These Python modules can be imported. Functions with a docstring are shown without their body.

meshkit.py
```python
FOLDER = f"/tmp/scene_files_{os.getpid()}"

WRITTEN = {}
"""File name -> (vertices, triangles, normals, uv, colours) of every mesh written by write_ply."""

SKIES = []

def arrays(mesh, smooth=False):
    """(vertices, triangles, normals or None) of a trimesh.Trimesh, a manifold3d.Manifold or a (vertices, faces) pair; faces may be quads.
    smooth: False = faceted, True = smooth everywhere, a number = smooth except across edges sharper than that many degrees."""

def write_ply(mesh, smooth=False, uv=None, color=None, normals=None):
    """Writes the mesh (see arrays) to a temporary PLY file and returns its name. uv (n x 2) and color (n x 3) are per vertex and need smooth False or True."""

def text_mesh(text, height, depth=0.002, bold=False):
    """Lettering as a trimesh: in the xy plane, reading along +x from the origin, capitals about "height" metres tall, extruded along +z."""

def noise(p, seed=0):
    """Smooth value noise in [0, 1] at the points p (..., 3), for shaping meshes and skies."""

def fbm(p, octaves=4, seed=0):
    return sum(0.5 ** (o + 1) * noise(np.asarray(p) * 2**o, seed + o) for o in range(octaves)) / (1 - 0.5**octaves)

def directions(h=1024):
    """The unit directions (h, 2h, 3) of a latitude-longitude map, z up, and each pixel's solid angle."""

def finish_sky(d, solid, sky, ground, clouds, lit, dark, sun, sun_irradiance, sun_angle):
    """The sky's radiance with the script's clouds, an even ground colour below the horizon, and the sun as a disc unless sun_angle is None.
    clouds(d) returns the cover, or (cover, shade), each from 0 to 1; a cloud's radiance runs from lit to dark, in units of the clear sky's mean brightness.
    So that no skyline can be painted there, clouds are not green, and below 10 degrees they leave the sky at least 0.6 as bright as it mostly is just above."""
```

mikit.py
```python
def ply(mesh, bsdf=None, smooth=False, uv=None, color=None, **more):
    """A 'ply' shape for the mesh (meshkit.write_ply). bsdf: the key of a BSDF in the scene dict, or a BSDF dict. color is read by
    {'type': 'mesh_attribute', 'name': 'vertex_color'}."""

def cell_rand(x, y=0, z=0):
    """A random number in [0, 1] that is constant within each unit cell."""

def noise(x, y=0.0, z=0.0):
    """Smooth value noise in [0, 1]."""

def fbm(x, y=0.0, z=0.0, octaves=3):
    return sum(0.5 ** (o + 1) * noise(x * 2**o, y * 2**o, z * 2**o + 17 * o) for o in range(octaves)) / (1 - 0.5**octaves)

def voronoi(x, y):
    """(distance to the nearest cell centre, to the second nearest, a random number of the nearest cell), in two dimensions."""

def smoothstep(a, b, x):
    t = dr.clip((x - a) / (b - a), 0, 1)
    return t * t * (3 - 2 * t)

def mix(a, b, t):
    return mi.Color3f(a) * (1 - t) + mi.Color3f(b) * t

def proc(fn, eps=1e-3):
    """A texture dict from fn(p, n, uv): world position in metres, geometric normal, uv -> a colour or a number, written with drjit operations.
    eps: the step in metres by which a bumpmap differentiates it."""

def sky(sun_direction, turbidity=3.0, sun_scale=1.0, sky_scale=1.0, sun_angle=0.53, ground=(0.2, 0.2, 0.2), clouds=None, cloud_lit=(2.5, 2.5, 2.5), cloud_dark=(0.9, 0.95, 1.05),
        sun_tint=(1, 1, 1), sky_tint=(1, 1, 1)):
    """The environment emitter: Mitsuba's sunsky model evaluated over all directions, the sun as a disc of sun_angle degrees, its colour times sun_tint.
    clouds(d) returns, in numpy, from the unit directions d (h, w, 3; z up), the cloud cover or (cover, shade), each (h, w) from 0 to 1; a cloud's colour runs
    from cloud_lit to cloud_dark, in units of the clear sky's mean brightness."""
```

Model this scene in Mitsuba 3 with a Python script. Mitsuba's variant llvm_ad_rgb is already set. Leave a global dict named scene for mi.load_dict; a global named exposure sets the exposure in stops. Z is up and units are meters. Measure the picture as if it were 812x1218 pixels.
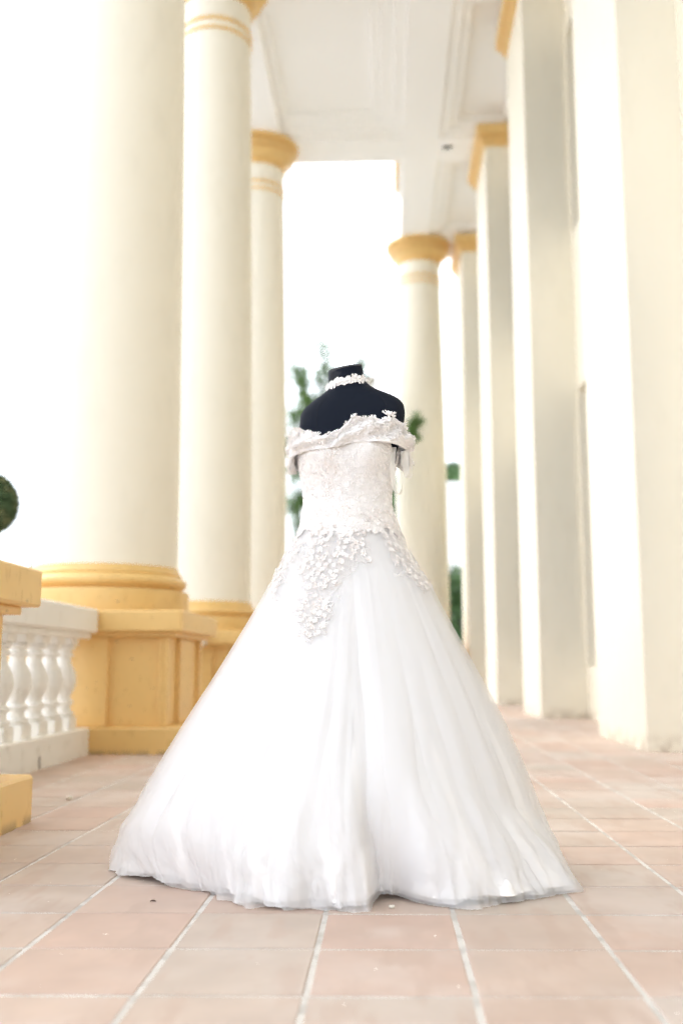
import math, random
import numpy as np, trimesh, manifold3d as m3
import mitsuba as mi, drjit as dr
import mikit, meshkit
from scipy.interpolate import PchipInterpolator as Pchip

# ------------------------------------------------------------------ camera, sky, exposure
T = mi.ScalarTransform4f
scene, labels = {}, {}
PITCH, YAW = math.radians(8.57), math.radians(2.5)
EYE = np.array([0.0, 0.0, 0.60])
FW = np.array([-math.sin(YAW) * math.cos(PITCH), math.cos(YAW) * math.cos(PITCH), math.sin(PITCH)])
scene['camera'] = {'type': 'thinlens', 'fov': 37.22, 'fov_axis': 'x', 'aperture_radius': 0.0105, 'focus_distance': 2.86,
                   'near_clip': 0.05, 'far_clip': 2000.0,
                   'to_world': T().look_at(origin=EYE.tolist(), target=(EYE + FW).tolist(), up=[0, 0, 1])}
scene['sky'] = mikit.sky((-0.80, 0.25, 0.75), turbidity=3, sun_scale=0.09, sun_angle=30, sky_scale=1.0, clouds=lambda d: 1.0,
                         cloud_lit=(2.36, 2.5, 2.70), sun_tint=(0.94, 1.0, 1.10), ground=(0.35, 0.34, 0.32))
exposure = 3.36

rng = np.random.default_rng(7)
random.seed(7)
noise, fbm = mikit.noise, mikit.fbm

# ------------------------------------------------------------------ materials
def two(b): return {'type': 'twosided', 'bsdf': b}
def rgb(c): return {'type': 'rgb', 'value': list(c)}
def pr(color, rough=0.6, spec=0.5, **k):
    return two({'type': 'principled', 'base_color': color if isinstance(color, dict) else rgb(color), 'roughness': rough, 'specular': spec, **k})

def wall_paint(p, n, uv):      # cream masonry paint: faint mottling and a little weathering
    a = fbm(p.x * 1.1, p.y * 1.1, p.z * 0.7, 4)
    b = fbm(p.x * 9, p.y * 9, p.z * 2.5, 3)
    c = mikit.mix((0.820, 0.780, 0.672), (0.785, 0.742, 0.628), a)
    c = mikit.mix(c, (0.74, 0.70, 0.59), 0.28 * mikit.smoothstep(0.56, 0.74, b))
    c = mikit.mix(c, (0.66, 0.61, 0.50), 0.07 * mikit.smoothstep(0.62, 0.74, fbm(p.x * 2.2 + p.y * 2.2, p.z * 0.9, 5.0, 5)) * mikit.smoothstep(0.45, 0.6, b))
    return mikit.mix(c, (0.42, 0.35, 0.27), 0.6 * mikit.smoothstep(0.16, 0.0, p.z) * mikit.smoothstep(0.35, 0.65, fbm(p.x * 12, p.y * 12, p.z * 8, 3)))
def wall_bump(p, n, uv): return fbm(p.x * 45, p.y * 45, p.z * 45, 3)
def gold_paint(p, n, uv):
    a = fbm(p.x * 2.3, p.y * 2.3, p.z * 2.3, 4)
    b = fbm(p.x * 30, p.y * 30, p.z * 14, 3)
    c = mikit.mix((0.730, 0.495, 0.200), (0.690, 0.455, 0.165), a)
    c = mikit.mix(c, (0.58, 0.37, 0.12), 0.45 * mikit.smoothstep(0.60, 0.78, b))
    c = mikit.mix(c, (0.36, 0.25, 0.13), 0.5 * mikit.smoothstep(0.82, 0.86, fbm(p.x * 17, p.y * 17, p.z * 25, 2)))
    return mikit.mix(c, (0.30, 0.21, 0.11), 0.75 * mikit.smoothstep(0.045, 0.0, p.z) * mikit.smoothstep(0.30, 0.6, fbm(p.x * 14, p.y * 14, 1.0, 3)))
def white_paint(p, n, uv):
    a = fbm(p.x * 3, p.y * 3, p.z * 3, 4)
    b = fbm(p.x * 22, p.y * 22, p.z * 9, 3)
    c = mikit.mix((0.80, 0.79, 0.755), (0.75, 0.735, 0.69), a)
    return mikit.mix(c, (0.55, 0.52, 0.45), 0.45 * mikit.smoothstep(0.60, 0.80, b))
def ceiling_paint(p, n, uv):
    return mikit.mix((0.875, 0.868, 0.852), (0.855, 0.848, 0.832), fbm(p.x * 0.9, p.y * 0.9, p.z * 0.9, 3))
def tile_color(p, n, uv):      # fired clay: tone per tile, clouding, pale bloom and small chips
    j = (p.y - 0.03 * p.x - 2.2765) / 0.3105
    i = (p.x + 0.7724) / 0.3105
    k = mikit.cell_rand(i, j, 3)
    k2 = mikit.cell_rand(i, j, 5)
    c = mikit.mix((0.490, 0.355, 0.292), (0.470, 0.385, 0.325), k)
    c = mikit.mix(c, (0.425, 0.380, 0.330), 0.55 * mikit.smoothstep(0.55, 1.0, k2))
    c = c * (0.90 + 0.2 * fbm(p.x * 7 + 13 * k, p.y * 7 + 9 * k2, 0, 4))
    c = mikit.mix(c, (0.575, 0.510, 0.470), 0.5 * mikit.smoothstep(0.38, 0.80, fbm(p.x * 3.1, p.y * 3.1, 4.0, 5)))
    c = mikit.mix(c, (0.43, 0.32, 0.26), 0.5 * mikit.smoothstep(0.52, 0.80, fbm(p.x * 16, p.y * 5, 9.0, 4)))
    return mikit.mix(c, (0.74, 0.70, 0.66), 0.85 * mikit.smoothstep(0.945, 0.965, fbm(p.x * 38, p.y * 38, 2.0, 2)))
def tile_bump(p, n, uv): return 0.6 * fbm(p.x * 26, p.y * 26, 0, 4) + 0.4 * fbm(p.x * 120, p.y * 120, 1.0, 2)
def tile_rough(p, n, uv): return 0.42 + 0.30 * fbm(p.x * 6, p.y * 6, 3.0, 3)
def grout_color(p, n, uv):
    a = fbm(p.x * 18, p.y * 18, 0, 4)
    return mikit.mix((0.57, 0.55, 0.52), (0.43, 0.405, 0.375), mikit.smoothstep(0.35, 0.75, a))
def lace_color(p, n, uv):      # lace over a blush lining: fine cord pattern
    a = mikit.voronoi(p.x * 95 + 2.2 * fbm(p.x * 40, p.z * 40, 1.0, 2), p.z * 95 + 2.2 * fbm(p.x * 40, p.z * 40, 7.0, 2))
    cord = mikit.smoothstep(0.02, 0.22, a[1] - a[0])
    b = fbm(p.x * 60, p.y * 60, p.z * 60, 3)
    c = mikit.mix((0.868, 0.860, 0.853), (0.765, 0.738, 0.718), cord * (0.35 + 0.65 * mikit.smoothstep(0.32, 0.62, b)))
    return mikit.mix(c, (0.85, 0.84, 0.83), mikit.smoothstep(0.55, 0.70, fbm(p.x * 60, p.y * 60, p.z * 60, 2)) * 0.7)
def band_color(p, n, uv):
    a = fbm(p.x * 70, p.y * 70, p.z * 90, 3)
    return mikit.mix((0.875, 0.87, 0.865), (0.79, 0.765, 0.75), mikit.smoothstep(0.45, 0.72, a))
def lace_bump(p, n, uv):
    a = mikit.voronoi(p.x * 95 + 2.2 * fbm(p.x * 40, p.z * 40, 1.0, 2), p.z * 95 + 2.2 * fbm(p.x * 40, p.z * 40, 7.0, 2))
    return 1.0 - mikit.smoothstep(0.02, 0.25, a[1] - a[0]) + 0.7 * fbm(p.x * 150, p.y * 150, p.z * 150, 2)
def leaf_color(p, n, uv):
    return mikit.mix((0.055, 0.120, 0.040), (0.105, 0.185, 0.060), fbm(p.x * 4, p.y * 4, p.z * 4, 3))
def bark_color(p, n, uv):
    return mikit.mix((0.16, 0.12, 0.09), (0.08, 0.06, 0.045), fbm(p.x * 20, p.y * 20, p.z * 4, 3))
def paving_color(p, n, uv):
    return mikit.mix((0.47, 0.465, 0.455), (0.42, 0.415, 0.405), fbm(p.x * 0.3, p.y * 0.3, 0, 4))
def house_color(p, n, uv):
    return mikit.mix((0.82, 0.81, 0.79), (0.76, 0.75, 0.72), fbm(p.x * 0.5, p.y * 0.5, p.z * 0.2, 3))

def bump(b, fn, s, eps=1e-3): return {'type': 'bumpmap', 'arbitrary': mikit.proc(fn, eps), 'scale': s, 'bsdf': b}
def bumped(color, fn, s, rough, spec=0.5, eps=1e-3, **k):
    r = rough if not callable(rough) else mikit.proc(rough)
    return two(bump({'type': 'principled', 'base_color': mikit.proc(color), 'roughness': r, 'specular': spec, **k}, fn, s, eps))

scene['m_cream'] = bumped(wall_paint, wall_bump, 0.0012, 0.55, 0.35)
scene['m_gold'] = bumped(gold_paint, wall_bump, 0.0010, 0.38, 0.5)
scene['m_white'] = bumped(white_paint, wall_bump, 0.0008, 0.45, 0.45)
scene['m_ceiling'] = pr(mikit.proc(ceiling_paint), 0.7, 0.3)
scene['m_tile'] = bumped(tile_color, tile_bump, 0.0022, tile_rough, 0.5)
scene['m_grout'] = pr(mikit.proc(grout_color), 0.85, 0.2)
scene['m_lace'] = bumped(lace_color, lace_bump, 0.0011, 0.55, 0.3, 5e-4)
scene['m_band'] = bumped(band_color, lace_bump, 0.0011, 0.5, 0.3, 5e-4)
scene['m_lace_net'] = {'type': 'mask', 'opacity': 0.42, 'bsdf': bumped(lace_color, lace_bump, 0.0011, 0.55, 0.3, 5e-4)}
scene['m_satin'] = pr((0.87, 0.868, 0.872), 0.5, 0.35)
scene['m_cream_satin'] = pr((0.80, 0.75, 0.64), 0.5, 0.35)
scene['m_tulle'] = {'type': 'mask', 'opacity': 0.58, 'bsdf': two({'type': 'diffuse', 'reflectance': rgb((0.862, 0.860, 0.866))})}
scene['m_tulle_thin'] = {'type': 'mask', 'opacity': 0.38, 'bsdf': two({'type': 'diffuse', 'reflectance': rgb((0.862, 0.860, 0.866))})}
scene['m_petal'] = pr((0.868, 0.858, 0.85), 0.5, 0.3)
scene['m_petal_warm'] = pr((0.84, 0.81, 0.79), 0.5, 0.3)
scene['m_bead'] = pr((0.78, 0.70, 0.65), 0.25, 0.6)
scene['m_pearl'] = pr((0.86, 0.82, 0.78), 0.15, 0.8)
scene['m_ribbon'] = {'type': 'mask', 'opacity': 0.72, 'bsdf': two({'type': 'diffuse', 'reflectance': rgb((0.82, 0.80, 0.74))})}
scene['m_velvet'] = pr((0.0040, 0.0075, 0.0170), 0.8, 0.2, sheen=0.25)
scene['m_cap'] = pr((0.0055, 0.0085, 0.0155), 0.6, 0.3)
scene['m_leaf'] = two({'type': 'principled', 'base_color': mikit.proc(leaf_color), 'roughness': 0.5, 'specular': 0.4})
scene['m_topiary'] = pr(mikit.proc(lambda p, n, uv: mikit.mix((0.07, 0.12, 0.055), (0.24, 0.25, 0.13), mikit.smoothstep(0.42, 0.68, fbm(p.x * 9, p.y * 9, p.z * 9, 3)))), 0.6, 0.3)
scene['m_needle'] = {'type': 'principledthin', 'base_color': rgb((0.135, 0.235, 0.075)), 'roughness': 0.6, 'diff_trans': 0.6, 'spec_trans': 0.0}
scene['m_bark'] = pr(mikit.proc(bark_color), 0.9, 0.2)
scene['m_paving'] = pr(mikit.proc(paving_color), 0.85, 0.2)
scene['m_house'] = pr(mikit.proc(house_color), 0.7, 0.3)
scene['m_roof_tile'] = pr((0.30, 0.13, 0.08), 0.8, 0.3)
scene['m_glass'] = pr((0.05, 0.062, 0.05), 0.12, 0.22)
scene['m_metal'] = {'type': 'roughconductor', 'material': 'Al', 'alpha': 0.35}
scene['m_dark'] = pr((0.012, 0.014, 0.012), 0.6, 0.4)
scene['m_pebble'] = pr((0.72, 0.68, 0.60), 0.8, 0.3)
scene['m_dry_leaf'] = pr((0.17, 0.12, 0.10), 0.8, 0.3)

# ------------------------------------------------------------------ helpers
used = {}
def numbered(k):
    n = used.get(k, 0); used[k] = n + 1
    return k if n == 0 else f'{k}_{n:03d}'
def thing(name, label, cat, group=None):
    k = numbered(name); labels[k] = {'label': label, 'category': cat}
    if group: labels[k]['group'] = group
    return k
def put(name, mesh, bsdf, parent=None, smooth=False, **more):
    k = numbered((parent + '__' if parent else '') + name)
    d = dict(mesh) if isinstance(mesh, dict) else mikit.ply(mesh, bsdf, smooth)
    d.update(more); scene[k] = d
    return k
def structure(name, mesh, bsdf, smooth=False):
    k = put(name, mesh, bsdf, None, smooth); labels[k] = {'kind': 'structure'}
    return k
def tag(k, label, cat, group=None):
    labels[k] = {'label': label, 'category': cat}
    if group: labels[k]['group'] = group
def cat(ms): return trimesh.util.concatenate(ms)
def box(x0, x1, y0, y1, z0, z1, b=0.006):
    """a box with chamfered edges"""
    c = np.array([(x0 + x1) / 2, (y0 + y1) / 2, (z0 + z1) / 2]); h = np.array([x1 - x0, y1 - y0, z1 - z0]) / 2
    b = min(b, *(h * 0.8))
    pts = []
    for s in np.ndindex(2, 2, 2):
        s = np.array(s) * 2 - 1
        for a in range(3):
            q = h - b; q = q.copy(); q[a] = h[a]
            pts.append(c + s * q)
    return trimesh.Trimesh(np.array(pts), process=False).convex_hull
def lathe(prof, n=48, x=0, y=0):
    prof = np.asarray(prof, float)
    a = np.arange(n) / n * 2 * np.pi
    V = np.stack([np.outer(prof[:, 0], np.cos(a)) + x, np.outer(prof[:, 0], np.sin(a)) + y, np.repeat(prof[:, 1][:, None], n, 1)], -1)
    m = len(prof)
    v, f = grid(V)
    return v, f
def grid(V, wrap=True):
    """V (rows, cols, 3) to (vertices, triangles); columns close on themselves when wrap"""
    m, n = V.shape[:2]
    i = np.arange(m * n).reshape(m, n)
    nx = np.roll(i, -1, 1) if wrap else i[:, 1:]
    cur = i if wrap else i[:, :-1]
    a, b, c, d = cur[:-1], nx[:-1], nx[1:], cur[1:]
    f = np.concatenate([np.stack([a, b, c], -1).reshape(-1, 3), np.stack([a, c, d], -1).reshape(-1, 3)])
    return V.reshape(-1, 3), f
def tri(vf): return trimesh.Trimesh(vf[0], vf[1], process=False)
def arc(r0, z0, r1, z1, bulge, n=8):
    """a rounded moulding profile between two points"""
    t = np.linspace(0, 1, n)
    return np.stack([r0 + (r1 - r0) * t + bulge * np.sin(np.pi * t), z0 + (z1 - z0) * t], -1)
def tube(pts, rad, n=8):
    pts = np.asarray(pts, float); rad = np.broadcast_to(np.asarray(rad, float), len(pts))
    t = np.gradient(pts, axis=0); t /= np.linalg.norm(t, axis=1, keepdims=True) + 1e-9
    ref = np.array([0.3, 0.5, 0.81]); u = np.cross(t, ref); u /= np.linalg.norm(u, axis=1, keepdims=True) + 1e-9
    w = np.cross(t, u); a = np.arange(n) / n * 2 * np.pi
    V = pts[:, None] + rad[:, None, None] * (np.cos(a)[None, :, None] * u[:, None] + np.sin(a)[None, :, None] * w[:, None])
    return tri(grid(V))
def frame_at(p, nrm, spin=0.0, s=1.0):
    """to_world placing +z along nrm at p"""
    z = np.asarray(nrm, float) / np.linalg.norm(nrm)
    r = np.array([0, 0, 1.0]) if abs(z[2]) < 0.9 else np.array([1.0, 0, 0])
    x = np.cross(r, z); x /= np.linalg.norm(x); y = np.cross(z, x)
    c, q = math.cos(spin), math.sin(spin)
    x, y = c * x + q * y, c * y - q * x
    M = np.eye(4); M[:3, 0], M[:3, 1], M[:3, 2], M[:3, 3] = x * s, y * s, z * s, p
    return T(M.tolist())

# ------------------------------------------------------------------ ground and portico floor
ZS = 9.35                       # underside of the ceiling beams
structure('ground', (np.array([[-900, -900, -0.55], [900, -900, -0.55], [900, 900, -0.55], [-900, 900, -0.55]]), np.array([[0, 1, 2], [0, 2, 3]])), 'm_paving')
X0, X1, Y0, Y1 = -2.95, 2.27, -7.0, 21.8
floor = structure('floor', cat([box(X0, X1, Y0, Y1, -0.50, -0.0022, 0.02)]), 'm_grout')
P, GX, GY, SH = 0.3105, -0.7724, 2.2765, 0.03

def tile_mesh(w, l, seed, c=0.0035):
    """one clay tile, its edges softened and slightly uneven; the grid is a little out of square as laid"""
    r = np.random.default_rng(seed)
    def ring(inset, z, wob):
        q = np.array([[-w / 2 + inset, -l / 2 + inset], [0, -l / 2 + inset], [w / 2 - inset, -l / 2 + inset], [w / 2 - inset, 0],
                      [w / 2 - inset, l / 2 - inset], [0, l / 2 - inset], [-w / 2 + inset, l / 2 - inset], [-w / 2 + inset, 0]])
        q = q + r.normal(0, wob, q.shape)
        return np.column_stack([q[:, 0], q[:, 1] + SH * q[:, 0], np.full(8, z)])
    V = np.stack([ring(0, -0.012, 0.0006), ring(0, -c, 0.0006), ring(c * 0.9, 0, 0.0005)])
    v, f = grid(V)
    top = np.arange(16, 24)
    f = np.vstack([f, [[16, top[k], top[k + 1]] for k in range(1, 7)]])
    return v, f
tile_kinds = [mikit.ply(tile_mesh(P - 0.0100, P - 0.0078, s), 'm_tile', 25) for s in range(6)]
near, far = [], []
for i in range(-7, 10):
    for j in range(-31, 64):
        x = GX + (i + 0.5) * P; y = GY + (j + 0.5) * P + SH * x
        if not (X0 + P / 2 < x < X1 - 0.05 and Y0 + P / 2 < y < Y1 - P / 2):
            continue
        d = y
        inview = y > 1.45 and abs(x / max(y, 0.1) + 0.045) < 0.37
        (near if inview and y < 8.4 else far).append((y, x, i, j))
near.sort()
for n, (y, x, i, j) in enumerate(near):
    if n >= 298: far.append((y, x, i, j)); continue
    tilt = rng.normal(0, 0.0022, 2); dz = rng.normal(0, 0.0006)
    M = np.eye(4); M[2, 0], M[2, 1] = tilt; M[:3, 3] = (x + rng.normal(0, 0.0008), y + rng.normal(0, 0.0008), dz)
    put('tile', tile_kinds[rng.integers(6)], None, floor, to_world=T(M.tolist()))
fm = []
for y, x, i, j in far:
    v, f = tile_mesh(P - 0.0100, P - 0.0078, int(rng.integers(1000)))
    v = v + [x, y, rng.normal(0, 0.0006)]
    fm.append(trimesh.Trimesh(v, f, process=False))
k = put('far_tile', cat(fm), 'm_tile', floor); labels[k] = {'kind': 'stuff'}

# ------------------------------------------------------------------ columns
def column(cx, cy, name, label, pedestal_detail=True):
    t = thing(name, label, 'column', 'round cream columns with gold capitals')
    def B(x0, x1, y0, y1, z0, z1, b=0.006): return box(cx + x0, cx + x1, cy + y0, cy + y1, z0, z1, b)
    put('plinth', B(-.742, .742, -.742, .742, -0.02, .180, .012), 'm_gold', t)
    put('dado', B(-.598, .598, -.598, .598, .180, .792, .004), 'm_gold', t)
    for s, (ux, uy) in enumerate(((1, 0), (-1, 0), (0, 1), (0, -1))):          # proud strips: one broad in the middle, narrow ones at the corners
        for a, b in ((-.21, .21), (.565, .632), (-.632, -.565)):
            if ux: m = B(min(.596 * ux, .632 * ux), max(.596 * ux, .632 * ux), a, b, .182, .790, .004)
            else:  m = B(a if abs(a) < .5 else max(a, -.595), b if abs(b) < .5 else min(b, .595), min(.596 * uy, .632 * uy), max(.596 * uy, .632 * uy), .182, .790, .004)
            put('strip', m, 'm_gold', t)
    put('cap_moulding', B(-.685, .685, -.685, .685, .792, .824, .006), 'm_gold', t)
    put('cap', B(-.742, .742, -.742, .742, .824, .972, .010), 'm_gold', t)
    put('base_drum', lathe(np.vstack([[.625, .972], [.632, .979], [.632, 1.125], [.622, 1.140], [.3, 1.142]]), 72, cx, cy), 'm_gold', t, 35)
    put('base_torus', lathe(np.vstack([[.56, 1.142], arc(.565, 1.150, .565, 1.255, .048, 10), [.572, 1.262], [.572, 1.272], arc(.565, 1.274, .545, 1.318, -.004, 5), [.3, 1.32]]), 72, cx, cy), 'm_gold', t, 40)
    z = np.linspace(1.30, 8.64, 30); u = (z - 1.3) / 7.4
    r = .538 - .100 * u ** 1.7
    put('shaft', lathe(np.column_stack([r, z]), 72, cx, cy), 'm_cream', t, 40)
    for zr in (8.455, 8.585):
        put('neck_ring', lathe(np.vstack([[.40, zr - .034], arc(.438, zr - .032, .438, zr + .032, .024, 7), [.40, zr + .034]]), 64, cx, cy), 'm_gold', t, 40)
    q = np.linspace(0, 1, 8)
    bell = np.column_stack([.470 + .105 * (1 - np.cos(q * np.pi / 2)), 8.980 + .146 * q])
    put('neck', lathe(np.vstack([[.41, 8.64], [.436, 8.645], [.440, 8.90], [.40, 8.905]]), 72, cx, cy), 'm_cream', t, 35)
    put('capital', lathe(np.vstack([[.40, 8.895], arc(.448, 8.90, .452, 8.955, .024, 6), [.446, 8.962], [.446, 8.978], bell, [.600, 9.128], [.600, 9.148], [.560, 9.152], [.560, 9.170], arc(.600, 9.174, .628, 9.252, .026, 6), [.600, 9.257], [.600, 9.272], [.678, 9.276], [.682, ZS - .002], [.2, ZS - .002]]), 72, cx, cy), 'm_gold', t, 25)
    return t
CX = -2.135
CY = [3.245, 7.65, 11.92, 16.22]
column(-2.11, CY[0], 'column', 'cream column whose gold pedestal corner stands in front of the white balustrade, nearest the camera')
column(CX, CY[1], 'column', 'thick cream column on a gold pedestal at the end of the white balustrade, beside the topiary')
column(CX, CY[2], 'column', 'second cream column in the row, directly behind the thick one, gold rings under its capital')
column(CX, CY[3], 'column', 'third cream column in the row, last before the open sky gap over the mannequin')
column(0.735, 20.45, 'column', 'far cream column standing alone under the long beam, behind the mannequin shoulder')

# ------------------------------------------------------------------ balustrades
bal_prof = np.vstack([[.030, .262], [.066, .262], arc(.068, .265, .068, .298, .010, 5), [.056, .303], [.054, .335], arc(.062, .340, .062, .372, .010, 5), [.054, .378], [.053, .395],
                      [.064, .420], [.077, .450], [.084, .480], [.085, .510], [.077, .548], [.062, .580], [.050, .606], [.044, .630], [.044, .648],
                      arc(.055, .652, .055, .674, .008, 5), [.047, .680], [.046, .690], arc(.060, .696, .062, .722, .008, 5), [.030, .726]])
bal_dict = mikit.ply(trimesh.util.concatenate([tri(lathe(bal_prof, 20)), box(-.076, .076, -.076, .076, .178, .263, .006), box(-.072, .072, -.072, .072, .724, .775, .005)]), 'm_white', 40)
def balustrade(y0, y1, label, drain=None, name='balustrade'):
    t = thing(name, label, 'balustrade', None)
    xc = -2.13
    base = box(xc - .125, xc + .125, y0, y1, -0.02, .180, .010)
    if drain:
        mf = m3.Manifold(m3.Mesh(np.asarray(base.vertices, np.float32), np.asarray(base.faces, np.uint32)))
        cutter = m3.Manifold.hull(m3.Manifold.cube([.5, .045, .075]).translate([xc + .005, drain, -.03]) + m3.Manifold.cylinder(.5, .0225, .0225, 16).rotate([0, 90, 0]).translate([xc + .005, drain + .0225, .055]))
        mf = mf - cutter
        mm = mf.to_mesh(); base = trimesh.Trimesh(mm.vert_properties[:, :3], mm.tri_verts, process=False)
    put('base', base, 'm_white', t)
    put('rail_moulding', box(xc - .125, xc + .125, y0, y1 - .04, .773, .812, .006), 'm_white', t)
    put('rail', box(xc - .16, xc + .16, y0 + .003, y1 - .003, .812, .976, .012), 'm_white', t)
    n = int((y1 - y0 - .3) / .285) + 1
    for i in range(n):
        put('baluster', bal_dict, None, t, to_world=T().translate([xc, y1 - .215 - i * .285, 0]))
balustrade(CY[0] + .742, CY[1] - .742, 'white turned balustrade between the near gold pedestal and the thick column', drain=5.90)
balustrade(CY[1] + .744, CY[2] - .744, 'white balustrade mostly hidden behind the pedestal of the thick column')

# ------------------------------------------------------------------ ceiling, beams, entablature
BX0, BX1 = .345, .955
ceil = structure('ceiling', cat([box(-2.8, BX0, Y0, 16.73, 9.60, 10.6, .02), box(BX0, 3.2, Y0, 21.3, 9.60, 10.6, .02)]), 'm_ceiling')
put('beam', box(BX0, BX1, Y0, 21.1, ZS, 9.61, .008), 'm_ceiling', ceil)                      # long beam over the far column
put('beam', box(-2.62, -1.72, Y0, 16.74, ZS + .001, 9.61, .008), 'm_ceiling', ceil)             # architrave over the column row
for yc in (3.42, 7.66, 11.92):
    put('beam', box(-1.72, BX0, yc - .39, yc + .39, ZS + .002, 9.61, .008), 'm_ceiling', ceil)
    put('beam', box(BX1, 2.27, yc - .39, yc + .39, ZS + .002, 9.61, .008), 'm_ceiling', ceil)
put('beam', box(-1.72, BX0, 15.95, 16.735, ZS + .002, 9.61, .008), 'm_ceiling', ceil)
put('beam', box(BX1, 2.27, 15.95, 16.735, ZS + .002, 9.61, .008), 'm_ceiling', ceil)
put('beam', box(BX1, 2.27, 20.1, 21.09, ZS + .002, 9.61, .008), 'm_ceiling', ceil)
def coffer(x0, x1, y0, y1, steps):
    for k, (w, z) in enumerate(steps):
        ins = sum(s[0] for s in steps[:k])
        a0, a1, b0, b1 = x0 + ins, x1 - ins, y0 + ins, y1 - ins
        zt = 9.605
        put('coffer_frame', cat([box(a0, a0 + w, b0, b1, z, zt, .012), box(a1 - w, a1, b0, b1, z, zt, .012), box(a0 + w, a1 - w, b0, b0 + w, z, zt, .012), box(a0 + w, a1 - w, b1 - w, b1, z, zt, .012)]), 'm_ceiling', ceil)
for y0, y1 in ((3.81, 7.27), (8.05, 11.53), (12.31, 15.95)):
    coffer(-2.10, BX0, y0, y1, ((.17, ZS + .055), (.20, ZS + .11), (.14, ZS + .15)))
    coffer(BX1, 2.27, y0, y1, ((.16, ZS + .05), (.12, ZS + .10)))
coffer(BX1, 2.27, 16.735, 20.1, ((.16, ZS + .05), (.12, ZS + .10)))
put('cornice', box(.285, .344, 16.76, 18.35, 9.45, 10.2, .008), 'm_white', ceil)
put('cornice_moulding', box(.215, .286, 16.80, 18.25, 9.50, 9.95, .012), 'm_gold', ceil)

dl = thing('ceiling_downlight', 'small dark round downlight in the white ceiling beside the far pilaster', 'downlight')
put('rim', lathe([[.075, ZS - .001], [.080, ZS - .014], [.105, ZS - .012], [.112, ZS - .001]], 32, 1.10, 16.25), 'm_metal', dl, 40)
put('lens', lathe([[.001, ZS - .004], [.04, ZS - .004], [.079, ZS - .003]], 32, 1.10, 16.25), 'm_dark', dl, 40)

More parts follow.
